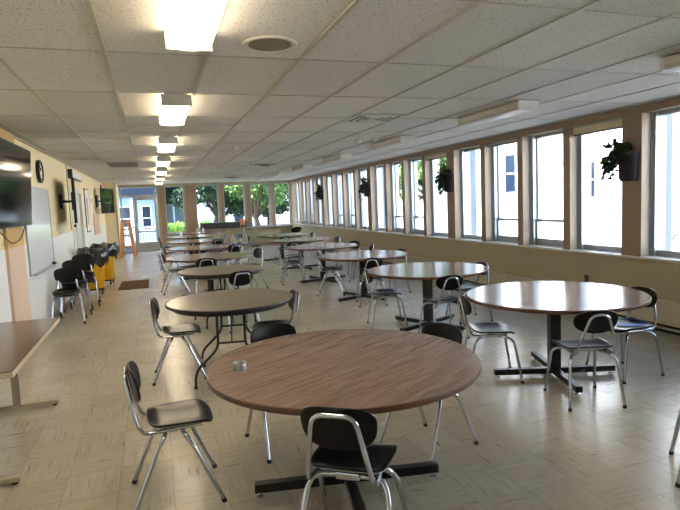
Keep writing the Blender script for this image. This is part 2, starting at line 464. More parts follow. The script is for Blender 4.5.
def right_window(y0, y1, rail, blind=None):
    global wn_
    fw = .06
    f = MB().box(XO-.07, XO+.09, y0, y0+fw, SILL+.008, HEAD).box(XO-.07, XO+.09, y1-fw, y1, SILL+.008, HEAD)
    f.box(XO-.03, XO+.09, y0+fw, y1-fw, SILL+.008, SILL+.075).box(XO-.03, XO+.09, y0+fw, y1-fw, HEAD-.05, HEAD)
    f.box(XO-.09, XO-.07, y0+.0, y0+.022, SILL+.008, HEAD).box(XO-.09, XO-.07, y1-.022, y1, SILL+.008, HEAD)
    o = struct('window_%d' % wn_, f, 'alu'); wn_ += 1
    g0, g1 = y0+fw, y1-fw
    if rail:
        r = MB().box(XO-.02, XO+.06, g0, g1, 1.185, 1.225, .003)
        for (a, b) in ((g0, g0+.03), (g1-.03, g1)): r.box(XO-.02, XO+.055, a, b, SILL+.075, 1.185)
        r.box(XO-.02, XO+.055, g0+.03, g1-.03, SILL+.075, SILL+.11)
        for (a, b) in ((g0, g0+.022), (g1-.022, g1)): r.box(XO+.0, XO+.06, a, b, 1.225, HEAD-.05)
        r.box(XO-.045, XO-.02, (g0+g1)/2-.03, (g0+g1)/2+.03, SILL+.085, SILL+.10)
        r.build('window_sash', 'alu', o)
    MB().box(GX-.003, GX+.003, g0, g1, SILL+.075, HEAD-.05).build('pane', 'glass', o)
    return o
wins = {}
np_ = 40
for k in range(-1, 6):
    if k == -1: ya = Y0
    ya, yb = PIERS[k+1][1], (PIERS[k+2][0] if k < 5 else None)
    if yb is None or k == 5: break
    w = (yb-ya-3*.13)/4
    for q in range(4):
        a = ya+q*(w+.13)
        wins[(k, q)] = right_window(a+.001, a+w-.001, q in (1, 2))
        if q < 3:
            o = struct('trim_%d' % np_, MB().box(XR, XO+.09, a+w, a+w+.13, SILL+.008, HEAD, .003), 'tan'); np_ += 1
            MB().box(XR+.004, XO-.075, a+w-.005, a+w-.0005, SILL+.01, HEAD-.01).build('lit_reveal_sheet', 'tan_light', o)
# blinds pulled up to the heads of three windows (k=1: bay starting at y 5.32)
def blind(y0, y1, h, label):
    t = thing('window_blind', label, 'blind', (XR+.07, (y0+y1)/2, HEAD-.003), 0)
    hw = (y1-y0)/2-.012
    b = MB(); n = max(3, int(h/.014))
    for i in range(n):
        b.box(-.02, .02, -hw, hw, -.028-(i+1)*h/n+.002, -.028-i*h/n, .0)
    b.build('pleated_fabric', 'blind', t)
    MB().box(-.024, .024, -hw, hw, -.028, 0, .003).build('head_rail', 'alu', t)
    MB().box(-.022, .022, -hw, hw, -.028-h-.018, -.028-h, .003).build('bottom_rail', 'greybox', t)
blind(5.32, 6.21, .085, 'cream pleated blind pulled up above the window beside the nearest ivy planter')
blind(9.55, 10.44, .06, 'cream pleated blind pulled up above the window beside the red-flowered planter')
blind(7.36, 8.25, .02, 'dark-railed blind fully raised in the window with the pale blue view')

# heater along the right wall
t = thing('baseboard_heater', 'long pale enamelled baseboard heater under the window wall', 'heater', (XR, 12.2, 0))
for i in range(8):
    a = -9.6+i*2.45
    MB().box(-.085, -.001, a, a+2.44, .10, .36, .006).build('cover_panel', 'heater', t)
MB().box(-.08, -.001, -9.6, 9.98, .045, .062, .002).build('lower_slot_rail', 'heater', t)
MB().box(-.03, -.001, -9.6, 9.98, .0, .10).build('back_plate', 'dark', t)

# back wall
YW = YB
wb = MB()
def bw(x0, x1, z0, z1): wb.box(x0, x1, YW, YW+.18, z0, z1)
BZ = 2.50
bw(-1.2, 5.62, BZ, ZC)
bw(.20, .45, 0, BZ); bw(1.15, 1.60, .64, BZ)
bw(.45, 1.15, 0, .64); bw(1.15, 5.62, 0, .64) ; bw(1.60, 5.62, .64, .74); bw(5.36, 5.62, .74, BZ)
wback = struct('wall_back', wb, 'cream_shaded')
for (a, b) in ((.20, .45), (1.15, 1.60), (2.47, 2.66), (3.50, 3.72), (4.52, 4.70)):
    MB().box(a, b, YW-.03, YW-.0005 if a < 2 else YW+.16, .64 if a > 1 else 0, BZ-.001, .003).build('window_post', 'tan', wback)
    MB().box(a+.02, a+.055, YW-.036, YW-.030, .66 if a > 1 else 0, BZ-.01).build('post_batten', 'tan_light', wback)
MB().box(1.60, XR-.001, YW-.10, YW+.02, .74, .765, .004).build('sill_board', 'sillw', wback)
MB().box(.45, 1.60, YW-.08, YW+.02, .64, .665, .004).build('low_sill_board', 'tan', wback)
MB().box(.45, XR-.10, YW-.012, YW-.0005, 0, .10, .002).build('base_strip', 'tan', wback)
for (x0, x1, z0) in ((.45, 1.15, .64), (1.60, 2.47, .74), (2.66, 3.50, .74), (3.72, 4.52, .74), (4.70, 5.36, .74)):
    z0 += .025
    f = MB(); fw = .04
    f.box(x0, x0+fw, YW+.06, YW+.12, z0, BZ).box(x1-fw, x1, YW+.06, YW+.12, z0, BZ)
    f.box(x0+fw, x1-fw, YW+.06, YW+.12, z0, z0+.05).box(x0+fw, x1-fw, YW+.06, YW+.12, BZ-.04, BZ)
    o = struct('window_%d' % wn_, f, 'alu'); wn_ += 1
    MB().box(x0+fw, x1-fw, YW+.088, YW+.094, z0+.05, BZ-.04).build('pane', 'glass', o)
# glazed entrance: transom, sidelight and one leaf
f = MB(); a, b = -1.149, .20
f.box(a, a+.05, YW+.04, YW+.14, 0, BZ).box(b-.05, b, YW+.04, YW+.14, 0, BZ).box(a+.05, b-.05, YW+.04, YW+.14, BZ-.04, BZ)
f.box(a+.05, b-.05, YW+.04, YW+.14, 2.12, 2.20).box(-.72, -.66, YW+.04, YW+.14, 0, 2.12).box(a+.05, -.72, YW+.04, YW+.14, 0, .10)
door = struct('door_1', f, 'alu')
l = MB(); a, b = -.655, .145
l.box(a, a+.09, YW+.06, YW+.11, .01, 2.11, .003).box(b-.09, b, YW+.06, YW+.11, .01, 2.11, .003)
l.box(a+.09, b-.09, YW+.06, YW+.11, 2.0, 2.11, .003).box(a+.09, b-.09, YW+.06, YW+.11, .01, .40, .003).box(a+.09, b-.09, YW+.06, YW+.11, .80-.03, .80+.03, .003)
l.build('door_leaf', 'alu', door)
MB().box(a+.09, b-.09, YW+.082, YW+.088, .40, .77).box(a+.09, b-.09, YW+.082, YW+.088, .83, 2.0).build('leaf_pane', 'glass', door)
MB().box(-1.10, -.72, YW+.082, YW+.088, .10, 2.12).build('sidelight_pane', 'glass', door)
MB().box(-1.10, .15, YW+.082, YW+.088, 2.20, BZ-.04).build('transom_pane', 'glass', door)
MB().tube([(a+.045, YW+.055, .95), (a+.045, YW+.0, .95), (a+.045, YW+.0, 1.15), (a+.045, YW+.055, 1.15)], .012, 8, .02).build('door_handle', 'chrome', door)
MB().box(a+.14, b-.14, YW+.04, YW+.058, .98, 1.02, .003).build('push_bar', 'alu', door)

# ------------------------------------------------------------------ ceiling fittings
def lamp_fixture(lit, label, loc, group):
    t = thing('ceiling_light', label, 'ceiling light', loc, 0, group)
    W, Lh, D = .125, .60, .095
    h = MB().box(-W, W, -Lh, -Lh+.035, -D, 0, .006).box(-W, W, Lh-.035, Lh, -D, 0, .006).box(-W*.8, W*.8, -Lh+.035, Lh-.035, -.03, 0)
    h.build('housing', 'white_metal', t)
    dm = MB()
    prof = [(-W+.002, -.012), (-W+.004, -.06), (-W+.03, -.088), (-.02, -.097), (.02, -.097), (W-.03, -.088), (W-.004, -.06), (W-.002, -.012)]
    V = []; F = []
    for yy in (-Lh+.035, Lh-.035): V += [(px, yy, pz) for (px, pz) in prof]
    n = len(prof)
    for i in range(n-1): F.append((i, i+1, n+i+1, n+i))
    F.append(tuple(range(n))); F.append(tuple(range(n, 2*n)))
    dm.add(V, F); dm.build('diffuser', 'lit' if lit else 'unlit', t)
    return t
lit0 = None
names = ['nearest lit fluorescent ceiling light, cut by the top edge of the photo', 'second nearest lit fluorescent ceiling light in the left row',
         'third lit fluorescent ceiling light from the camera', 'fourth lit fluorescent ceiling light from the camera',
         'fifth lit fluorescent ceiling light from the camera', 'second-to-last lit ceiling light, just short of the glazed entrance',
         'farthest lit ceiling light right in front of the back wall']
for k in range(7):
    loc = (.25, 2.65+2.87*k, ZC-.0075)
    if lit0 is None: lit0 = lamp_fixture(True, names[0], loc, 'lit fluorescent lights in the left ceiling row')
    else: dup(lit0, loc, 0, names[k])
un0 = None
names = ['unlit ceiling light at the right edge of the photo', 'nearest complete unlit ceiling light over the window side',
         'second unlit ceiling light back along the window side', 'third unlit ceiling light back along the window side',
         'fourth unlit ceiling light back along the window side', 'fifth unlit ceiling light, small and far along the window side',
         'farthest unlit ceiling light near the back window corner']
for k in range(7):
    loc = (3.74, 2.62+2.87*k, ZC-.0075)
    if un0 is None: un0 = lamp_fixture(False, names[0], loc, 'unlit fluorescent lights over the window side')
    else: dup(un0, loc, 0, names[k])
t = thing('ceiling_speaker', 'large round grey ceiling speaker grille with a white rim', 'speaker', (.735, 3.38, ZC))
MB().lathe([(.125, -.003), (.155, -.012), (.165, -.006), (.165, 0), (.125, 0)], 40).build('rim', 'white_metal', t)
MB().lathe([(0, -.010), (.128, -.009), (.128, -.001)], 40).build('grille', 'speaker', t)
t = thing('ceiling_vent', 'square louvred air diffuser in the ceiling above the right tables', 'vent', (2.53, 6.15, ZC))
fr = MB()
for s_ in (.28, .21, .14, .07):
    for (x0, x1, y0, y1) in ((-s_, s_, -s_, -s_+.022), (-s_, s_, s_-.022, s_), (-s_, -s_+.022, -s_, s_), (s_-.022, s_, -s_, s_)):
        fr.box(x0, x1, y0, y1, -.016, -.002)
fr.build('louvre', 'white_metal', t); MB().box(-.28, .28, -.28, .28, -.004, .0).build('backing', 'dark', t)
t = thing('return_air_grille', 'long dark return grille in the ceiling over the left aisle', 'vent', (-.522, 12.42, ZC-.008))
fr = MB()
for i in range(9): fr.box(-.27, .27, -.55+i*.135, -.55+i*.135+.03, -.012, -.002)
fr.build('slat', 'vent', t)
MB().box(-.29, .29, -.6, .6, -.006, -.001).build('backing', 'vent', t)
def round_vent(x, y, r, label):
    t = thing('round_vent', label, 'vent', (x, y, ZC), 0, 'small round ceiling vents')
    MB().lathe([(r*.3, -.03), (r, -.012), (r, 0)], 28).build('vent_cone', 'vent', t)
    MB().lathe([(0, -.036), (r*.45, -.034), (r*.45, -.028)], 24).build('vent_centre', 'dark', t)
round_vent(2.6, 13.2, .26, 'round dark ceiling vent above the middle of the room')
round_vent(2.55, 18.6, .28, 'round ceiling vent near the back windows')
def detector(x, y, label, mat='white_metal', name='smoke_detector', r=.06):
    o = MB().lathe([(0, -.045), (r*.5, -.045), (r*.9, -.03), (r, -.012), (r, 0)], 24).build(name, mat, None, (x, y, ZC))
    tag(o, label, 'smoke detector')
detector(1.34, 9.24, 'small pale sprinkler head on the ceiling right of the lit row', 'white_metal')
detector(2.22, 13.5, 'small white ceiling detector just before the dark round vent')
detector(3.16, 8.35, 'left one of two small white domes beside the second unlit light')
detector(3.39, 8.25, 'right one of two small white domes beside the second unlit light')
detector(1.55, 14.9, 'tiny pale dome on the ceiling right of the fifth lit light')

# ------------------------------------------------------------------ chairs
def make_chair(kind, label, shell='shell', name='dining_chair'):
    t = thing(name, label, 'chair')
    fo = .03 if kind == 'A' else 0.      # seat and back sit a little forward of the leg hub
    SH = .440 if kind == 'B' else .457
    BT = .752 if kind == 'B' else .782
    HW, HD = (.190, .185) if kind == 'B' else (.182, .178)
    def seatz(u, v):
        z = -.014*(1-u*u)*(1-v*v)*.9
        z += -.022*max(0, v-.55)**2/.2         # waterfall front
        z += .030*max(0, -v-.6)**2/.16*.8      # rear kick
        z += .010*abs(u)**3
        return z
    k = .178/HD
    MB().shell(HW, HD, seatz, .012, 4.2, 8, 48, lambda x, y, z: (x*(1+.05*y/.2), y+.01+fo, z+SH)).build('seat', shell, t)
    MB().shell(HW-.004, HD-.004, lambda u, v: seatz(u, v)-.010, .005, 4.2, 4, 40, lambda x, y, z: (x*(1+.05*y/.2), y+.01+fo, z+SH)).build('seat_rim', 'chrome', t)
    bh = .098 if kind == 'A' else .088
    def bmap(x, y, z):
        # x across, y up, z depth -> lean back and curve around the sitter
        yy = -.212+fo+z+1.05*x*x-.16*(y+bh)
        wd = 1-.12*(bh-y)/(2*bh)
        return (x*wd, yy, BT-bh+y)
    MB().shell(.178, bh, lambda u, v: .0, .011, 2.9 if kind == 'A' else 2.4, 8, 48, bmap).build('backrest', shell, t)
    r = .0115
    top = BT-.030
    pts = []
    for s in (-1, 1):
        side = [(s*.12, .12, SH-.03), (s*.142, -.10, SH-.03), (s*.148, -.195, SH-.03), (s*.130, -.228, SH+.08), (s*(.092 if kind == 'A' else .062), -.262, top)]
        side = [(a_, b_+fo, c_) for (a_, b_, c_) in side]
        pts += side if s == -1 else side[::-1]
    bf = MB(); bf.tube(pts, r, 10, .05)
    bf.build('back_frame', 'chrome', t)
    zt = SH-.048
    if kind == 'A':
        br = MB().box(-.055, .055, -.075, .075, zt-.012, zt+.020, .006).box(-.135, .135, -.02, .02, zt+.0, zt+.014, .003)
        br.build('seat_bracket', 'chrome', t)
        for sx in (-1, 1):
            for sy in (-1, 1):
                l = MB().tube([(sx*.03, sy*.045, zt), (sx*.155, sy*.048, zt-.004), (sx*.188, sy*.09, zt-.06), (sx*.214, sy*.235, .016)], .0125, 10, .05)
                lo = l.build('leg', 'chrome', t)
                MB().tube([(sx*.213, sy*.231, .022), (sx*.2155, sy*.239, .0)], .0145, 10, 0).build('foot_cap', 'rubber', lo)
    else:
        for sx in (-1, 1):
            for sy in (-1, 1):
                l = MB().tube([(sx*.10, sy*.02, zt+.004), (sx*.145, sy*.12, zt), (sx*.178, sy*.168, zt-.035), (sx*.207, sy*.225, .016)], .012, 10, .055)
                lo = l.build('leg', 'chrome', t)
                MB().tube([(sx*.2065, sy*.223, .022), (sx*.2085, sy*.2275, .0)], .014, 10, 0).build('foot_cap', 'rubber', lo)
        MB().box(-.11, .11, -.03, .03, zt-.002, zt+.014, .004).build('seat_bracket', 'chrome', t)
    return t
protos = {}
def chair(kind, x, y, f, label, group, z=0.):
    rz = math.atan2(-f[0], f[1])
    if kind not in protos:
        protos[kind] = make_chair(kind[0], label, 'shell_tan' if kind.endswith('tan') else 'shell')
        o = protos[kind]; o.location = (x, y, z); o.rotation_euler = (0, 0, rz); tag(o, group=group)
        return o
    return dup(protos[kind], (x, y, z), rz, label, group)
G1 = 'black chairs around the round tables'
C = [
 ('A', .02, 3.20, (1, .02), 'black chrome-legged chair at far left facing the nearest round table, glossy seat clear of it'),
 ('A', .14, 5.50, (1, -.05), 'black chair left of the nearest folding round table, seat turned towards it'),
 ('A', 1.04, 5.22, (-1, .1), 'black chair on the right side of the nearest folding round table'),
 ('A', .76, 3.60, (.14, -.99), 'black chair tucked behind the left part of the nearest round table, back rim showing'),
 ('A', 1.60, 3.16, (-.90, -.38), 'black chair tucked behind the right part of the nearest round table'),
 ('A', .77, 2.28, (.58, .81), 'black chair in the foreground seen from behind, pushed against the nearest round table'),
 ('B', 2.77, 4.19, (.92, -.36), 'black chair left of the large right table, pale window glare on its seat'),
 ('B', 3.09, 3.41, (.28, .96), 'black chair in front of the large right table, seen from behind'),
 ('B', 3.85, 3.76, (-.97, -.05), 'black chair right of the large right table, added blue glint sheet on its seat'),
 ('B', 3.12, 5.68, (.05, 1), 'black chair seen from behind at the second window-side table'),
 ('B', 2.76, 6.50, (.95, -.25), 'black chair side-on at the left of the second window-side table'),
 ('B', 3.84, 6.30, (-1, .05), 'black chair at the right of the second window-side table, by the wall'),
 ('B', 3.15, 8.02, (.25, .97), 'black chair seen from behind at the third window-side table'),
 ('B', 3.86, 8.80, (-.97, -.2), 'black chair at the right end of the third window-side table'),
 ('A', 2.90, 9.28, (.9, -.4), 'black chair side-on just behind the left end of the third window-side table'),
 ('B', 2.62, 11.0, (1, -.15), 'black chair with a shiny lit back at the left of the fourth window-side table'),
 ('B', 3.95, 10.5, (-.8, .5), 'nearer of two black chairs at the right end of the fourth window-side table'),
 ('B', 3.95, 11.3, (-.8, -.5), 'farther of two black chairs at the right end of the fourth window-side table'),
 ('B', 3.0, 12.45, (.1, 1), 'black chair seen from behind at the fifth window-side table'),
 ('B', 4.15, 13.3, (-1, 0), 'black chair at the right end of the fifth window-side table'),
 ('B', 3.3, 14.75, (0, 1), 'black chair seen from behind at the farthest window-side table'),
 ('B', 4.25, 16.0, (-1, 0), 'black chair at the right end of the farthest window-side table'),
 ('A', 2.78, 16.2, (1, -.2), 'black chair with bright splayed legs left of the farthest window-side table'),
 ('A', .98, 7.38, (-.25, .97), 'black chair seen from behind between the two folding round tables'),
 ('A', .78, 9.62, (0, 1), 'black chair seen from behind just past the second folding table'),
 ('A', 1.72, 10.75, (-.95, -.3), 'black chair on the aisle side of the third left-row table, front edge of seat showing'),
 ('A', .30, 11.15, (1, .1), 'black chair at the left of the third left-row table, legs on the open floor'),
 ('A', .36, 13.1, (1, .0), 'black chair at the left of the fourth left-row table with a bright seat'),
 ('A', 1.58, 12.5, (-.4, .9), 'black chair with chrome hoop at the front right of the fourth left-row table'),
 ('A', .32, 15.7, (1, 0), 'black chair at the left of the fifth left-row table'),
 ('A', 1.50, 15.0, (-.3, .95), 'black chair with chrome hoop at the front right of the fifth left-row table'),
 ('A', .30, 18.1, (1, 0), 'black chair at the left of the sixth left-row table'),
 ('A', 1.05, 17.1, (0, 1), 'black chair seen from behind at the sixth left-row table'),
 ('Atan', 1.86, 15.9, (-.8, .3), 'chair with a brown wood-tone back right of the fifth left-row table'),
 ('B', 2.62, 17.6, (.5, -.8), 'left one of a pair of black chairs below the small orange object'),
 ('B', 2.30, 18.2, (.9, -.3), 'right-turned black chair behind the left one under the small orange object'),
 ('B', 4.75, 19.2, (-.3, -1), 'left one of the black chairs standing in the far window corner'),
 ('B', 5.0, 20.2, (-.6, -.8), 'rearmost black chair standing in the far window corner'),
 ('B', 2.905, 2.15, (-.7, .7), 'chair just outside the right edge of the photo, only two foot ends showing'),
]
for (k, x, y, f, lab) in C: chair(k, x, y, f, lab, G1)
# nested stacks by the left wall
G2 = 'stacked black chairs by the left wall'
ST = [(-1.29, 8.98, 2, 'nearest'), (-1.27, 9.72, 4, 'middle'), (-1.22, 10.50, 5, 'farthest')]
LV = {2: ['bottom', 'top'], 3: ['bottom', 'middle', 'top'], 4: ['bottom', 'second', 'third', 'top'], 5: ['bottom', 'second', 'third', 'fourth', 'top']}
for (x, y, n, w) in ST:
    for i in range(n):
        chair('A', x+(.003*i), y-.05*i, (.06, -1), '%s black chair of the %s stack along the left wall' % (LV[n][i], w), G2, .030*i)

# ------------------------------------------------------------------ tables
def disc(r, z0, z1, bev=.006, n=96):
    return MB().lathe([(0, z0), (r-bev, z0), (r, z0+bev), (r, z1-bev), (r-bev, z1), (0, z1)], n)
def cafe_table(r, label, loc, rb, group, rt=0.):
    t = thing('round_table', label, 'table', loc, 0, group)
    o = MB().lathe([(0, .712), (r-.004, .712), (r-.004, .738), (0, .738)], 96).build('table_edge', 'tableedge', t)
    tp = MB().lathe([(0, .7385), (r-.012, .7385), (r-.003, .7365), (r, .730), (r, .712), (r-.01, .7115), (0, .7115)], 96)
    o.parent = None; bpy.data.objects.remove(o)
    top = MB().lathe([(0, .7385), (r-.005, .7385), (r-.005, .7376)], 96).build('tabletop', 'tabletop', t, rz=rt)
    MB().lathe([(r-.007, .7375), (r-.002, .736), (r, .731), (r, .712), (r-.004, .708), (r-.06, .706), (0, .706)], 96).build('table_edge', 'tableedge', t)
    MB().box(-.045, .045, -.045, .045, .05, .69, .004).build('pedestal_column', 'black_metal', t, rz=rb)
    MB().box(-.22, .22, -.03, .03, .675, .7055, .003).box(-.03, .03, -.22, .22, .674, .705, .003).build('top_bracket', 'black_metal', t, rz=rb)
    for k in range(2):
        b = MB().box(-.53, .53, -.028, .028, .028, .078 if k == 0 else .0775, .004)
        bo = b.build('base_bar', 'black_metal', t, rz=rb+k*PI/2)
        for sx in (-1, 1):
            MB().lathe([(.006, .03), (.006, .012), (.02, .010), (.022, 0), (0, 0)], 16, True, sx*.50, 0).build('levelling_foot', 'chrome', bo)
    return t
G3 = 'walnut round tables on black cross bases'
t0 = cafe_table(.75, 'large foreground round walnut table with a small silver ring on it', (.95, 2.88, 0), math.radians(-10), G3)
TB = [(3.28, 3.97, -19, 'large round walnut table at right with white window glare on its top'),
      (3.20, 6.20, 25, 'second round walnut table from the camera along the windows'),
      (3.22, 8.52, 20, 'third round walnut table from the camera along the windows'),
      (3.22, 10.85, 15, 'fourth round walnut table from the camera along the windows'),
      (3.40, 13.3, 10, 'fifth round walnut table from the camera along the windows'),
      (3.45, 15.7, 10, 'farthest round walnut table of the row along the windows'),
      (.90, 10.25, 5, 'round walnut table with a bright orange-lit rim, third in the left row'),
      (.98, 12.8, 5, 'fourth table in the left row, striped with window reflections'),
      (1.02, 15.4, 5, 'fifth table in the left row, striped with window reflections'),
      (1.04, 18.0, 5, 'sixth table in the left row, close to the back windows'),
      (1.45, 20.3, 5, 'farthest table of the left row, holding two white containers')]
for (x, y, a, lab) in TB: dup(t0, (x, y, 0), math.radians(a+10), lab)

def folding_table(r, label, loc, rz, group):
    t = thing('folding_table', label, 'table', loc, rz, group)
    MB().lathe([(0, .7385), (r-.014, .7385), (r-.014, .737)], 96).build('tabletop', 'fold_top', t)
    MB().lathe([(r-.016, .7375), (r-.004, .7375), (r, .733), (r, .720), (r-.005, .715), (0, .715)], 96).build('edging', 'fold_edge', t)
    MB().lathe([(r-.065, .714), (r-.065, .676), (r-.08, .676), (r-.08, .714)], 64).build('apron_ring', 'fold_edge', t)
    for sy in (-1, 1):
        y = sy*.36
        fr = []
        for sx in (-1, 1):
            l = MB().tube([(sx*.12, y, .70), (sx*.12, y, .36), (sx*.22, y, .26), (sx*.33, y, .16), (sx*.34, y, .012)], .0125, 10, .07)
            lo = l.build('leg', 'black_metal', t)
            MB().tube([(sx*.34, y, .024), (sx*.34, y, 0)], .016, 10, 0).build('foot_cap', 'rubber', lo)
        for zz in (.40, .69): MB().tube([(-.12, y, zz), (.12, y, zz)], .010, 8).build('crossbar', 'black_metal', t)
        MB().tube([(0, y, .40), (0, y-sy*.30, .70)], .007, 8).build('folding_brace', 'black_metal', t)
    return t
G4 = 'grey-brown folding round tables'
f0 = folding_table(.605, 'nearest grey-brown folding round table with black edging and bent black legs', (.645, 5.33, 0), math.radians(-9), G4)
dup(f0, (.86, 7.92, 0), math.radians(8), 'second grey-brown folding round table, behind the nearest folding one', G4)

# rectangular folding table at the left edge
t = thing('rectangular_table', 'dark rectangular table with beige edge and metal legs at the left edge', 'table', (-1.19, 4.42, 0))
MB().box(-.352, .352, -.852, .852, .722, .727).build('tabletop', 'rect_top', t)
MB().box(-.355, .355, -.855, .855, .688, .7215, .003).build('edge_band', 'beige_edge', t)
for sy in (-1, 1):
    y = sy*.72
    MB().box(-.03, .03, y-.02, y+.02, .045, .688, .003).build('leg', 'beige_metal', t)
    b = MB().box(-.31, .31, y-.022, y+.022, .014, .045, .004).build('foot_bar', 'beige_metal', t)
    for sx in (-1, 1): MB().lathe([(.016, .016), (.018, 0), (0, 0)], 14, True, sx*.28, y).build('glide', 'rubber', b)
    MB().box(-.28, .28, y-.02, y+.02, .66, .688, .003).build('top_rail', 'beige_metal', t)

# things on tables and chairs
rg = MB().lathe([(.030, .0), (.036, .0), (.037, .003), (.037, .034), (.0365, .036), (.034, .036), (.033, .034), (.033, .005), (0, .005)], 40)
tag(rg.build('metal_ring_tin', 'alu', None, (.385, 2.965, .7387)), 'small open silver ring-shaped tin on the foreground walnut table', 'tin')
bp = MB().box(-.10, .10, -.045, .045, 0, .006, .002)  # added thin blue sheet imitating a sky reflection on the seat
tag(bp.build('seat_glint_sheet', 'blue_glint', None, (3.86, 3.70, .4425), math.radians(-35)), 'added blue sheet for a sky reflection on the chair seat right of the large right table', 'paper')
def canister(x, y, label):
    o = MB().lathe([(0, 0), (.04, 0), (.042, .01), (.04, .13), (.03, .15), (.022, .155), (.022, .17), (0, .172)], 24).build('white_canister', 'paper', None, (x, y, .7387))
    tag(o, label, 'canister', 'white canisters on the far tables')
canister(1.42, 20.1, 'left one of two white canisters side by side on the farthest left-row table')
canister(1.62, 20.1, 'right one of two white canisters side by side on the farthest left-row table')
canister(.78, 18.3, 'single white canister on the sixth left-row table')
t = thing('display_stand', 'small orange object on a thin chrome stand before the back windows', 'stand', (3.1, 20.6, 0))
MB().tube([(-.07, 0, .012), (-.07, 0, .93)], .012, 8).tube([(.07, 0, .012), (.07, 0, .93)], .012, 8).build('upright', 'chrome', t)
MB().box(-.16, .16, -.12, .12, 0, .014, .004).build('base_plate', 'black_metal', t)
MB().lathe([(0, .92), (.06, .92), (.085, .96), (.09, 1.08), (.07, 1.14), (0, 1.15)], 28).build('orange_top', 'orange', t)

# ------------------------------------------------------------------ left wall fittings
def television(w, h, name_loc, rz, label, screen_mat='tv'):
    t = thing('television', label, 'television', name_loc, rz)
    MB().box(-w/2, w/2, -.0, .045, -h/2, h/2, .006).build('tv_body', 'tvframe', t)
    MB().box(-w/2+.014, w/2-.014, -.0022, -.0003, -h/2+.02, h/2-.014).build('screen', screen_mat, t)
    return t
# local -y is the screen side
tv1 = television(1.66, .93, (-1.44, 7.10, 1.955), math.radians(90), 'very large black television on the left wall at the photo edge')
MB().box(-.25, .25, .045, .07, -.2, .2, .004).build('wall_bracket', 'black_metal', tv1)
tv1.rotation_euler.x = math.radians(3.5)
tv2 = television(1.22, .76, (-1.30, 10.95, 1.83), math.radians(96.4), 'black television seen edge-on, held off the left wall by an arm')
b = MB().box(-.14, .14, .045, .07, -.16, .16, .004).build('mount_plate', 'black_metal', tv2)
MB().tube([(0, .07, 0), (.10, .13, 0), (0, .225, 0)], .022, 8, .01).build('swing_arm', 'black_metal', tv2)
MB().box(-.16, .16, .215, .262, -.13, .13, .004).build('wall_bracket', 'black_metal', tv2)
tv3 = television(1.05, .72, (-1.22, 17.5, 1.93), math.radians(76), 'black television angled towards the room near the entrance')
MB().tube([(0, .05, 0), (-.14, .12, 0), (.0, .30, 0)], .022, 8, .01).build('swing_arm', 'black_metal', tv3)
MB().box(-.12, .12, .045, .07, -.12, .12, .004).build('mount_plate', 'black_metal', tv3)
pc = MB().box(-1.549, -1.50, 17.35, 17.85, 1.75, 2.1, .005).build('wall_plate', 'black_metal', None)
tag(pc, 'black bracket plate on the left wall behind the angled television', 'bracket')
cb = MB().tube([(-1.49, 6.3, 1.50), (-1.49, 6.9, 1.30), (-1.49, 7.35, 1.34), (-1.49, 7.62, 1.50)], .006, 8, .2)
tag(cb.build('television_cable', 'tvframe'), 'thin dark cable hanging below the very large television', 'cable')
# clock
t = thing('wall_clock', 'round black-rimmed wall clock beside the very large television', 'clock', (XL, 9.08, 2.24))
def onwall(mb): mb.xf(Matrix.Rotation(PI/2, 4, 'Y')); return mb
onwall(MB().lathe([(.145, .001), (.165, .005), (.17, .03), (.165, .052), (.148, .056), (.142, .045), (.142, .001)], 48)).build('rim', 'black_metal', t)
onwall(MB().lathe([(0, .001), (.144, .001), (.144, .036), (0, .036)], 40)).build('face', 'clockface', t)
hm = MB().bar((.039, 0, 0), (.039, .05, .055), .004, .010, (1, 0, 0)).bar((.040, 0, 0), (.040, -.03, .11), .004, .007, (1, 0, 0))
hm.build('hands', 'tvframe', t)
nm = MB()
for i in range(12):
    a = i*PI/6; nm.bar((.038, .108*math.sin(a), .108*math.cos(a)), (.038, .130*math.sin(a), .130*math.cos(a)), .003, .008, (1, 0, 0))
nm.build('hour_marks', 'tvframe', t)
# whiteboard
t = thing('whiteboard', 'white dry-erase board with a marker tray on the left wall', 'whiteboard', (XL+.009, 8.75, .86))
MB().box(0, .012, -.86, .86, 0, 1.12).build('board_panel', 'board', t)
f = MB().box(0, .02, -.885, -.86, -.02, 1.14, .002).box(0, .02, .86, .885, -.02, 1.14, .002).box(0, .02, -.86, .86, 1.12, 1.14, .002).box(0, .02, -.86, .86, -.02, 0, .002)
f.build('board_frame', 'alu', t)
MB().box(.02, .075, -.80, .80, -.02, -.005, .002).build('marker_tray', 'alu', t)
tag(MB().box(-.022, .022, -.06, .06, 0, .035, .004).build('board_eraser', 'tvframe', None, (XL+.009+.048, 9.42, .8555)), 'small black eraser on the whiteboard tray', 'eraser')
# projector screen case / light sign
t = thing('wall_sign', 'long white box sign with black edging above the left wall door', 'sign', (XL, 12.95, 2.40))
MB().box(.001, .07, -.75, .75, -.07, .07, .004).build('sign_panel', 'paper', t)
MB().box(.001, .085, -.80, -.75, -.09, .09, .003).box(.001, .085, -.80, .76, -.092, -.071, .003).build('black_edging', 'black_metal', t)
tag(MB().tube([(XL+.01, 11.95, 2.57), (XL+.01, 11.95, 1.30)], .009, 8).build('cable_conduit', 'beige_metal'), 'thin vertical conduit on the left wall just before the grey door', 'conduit')
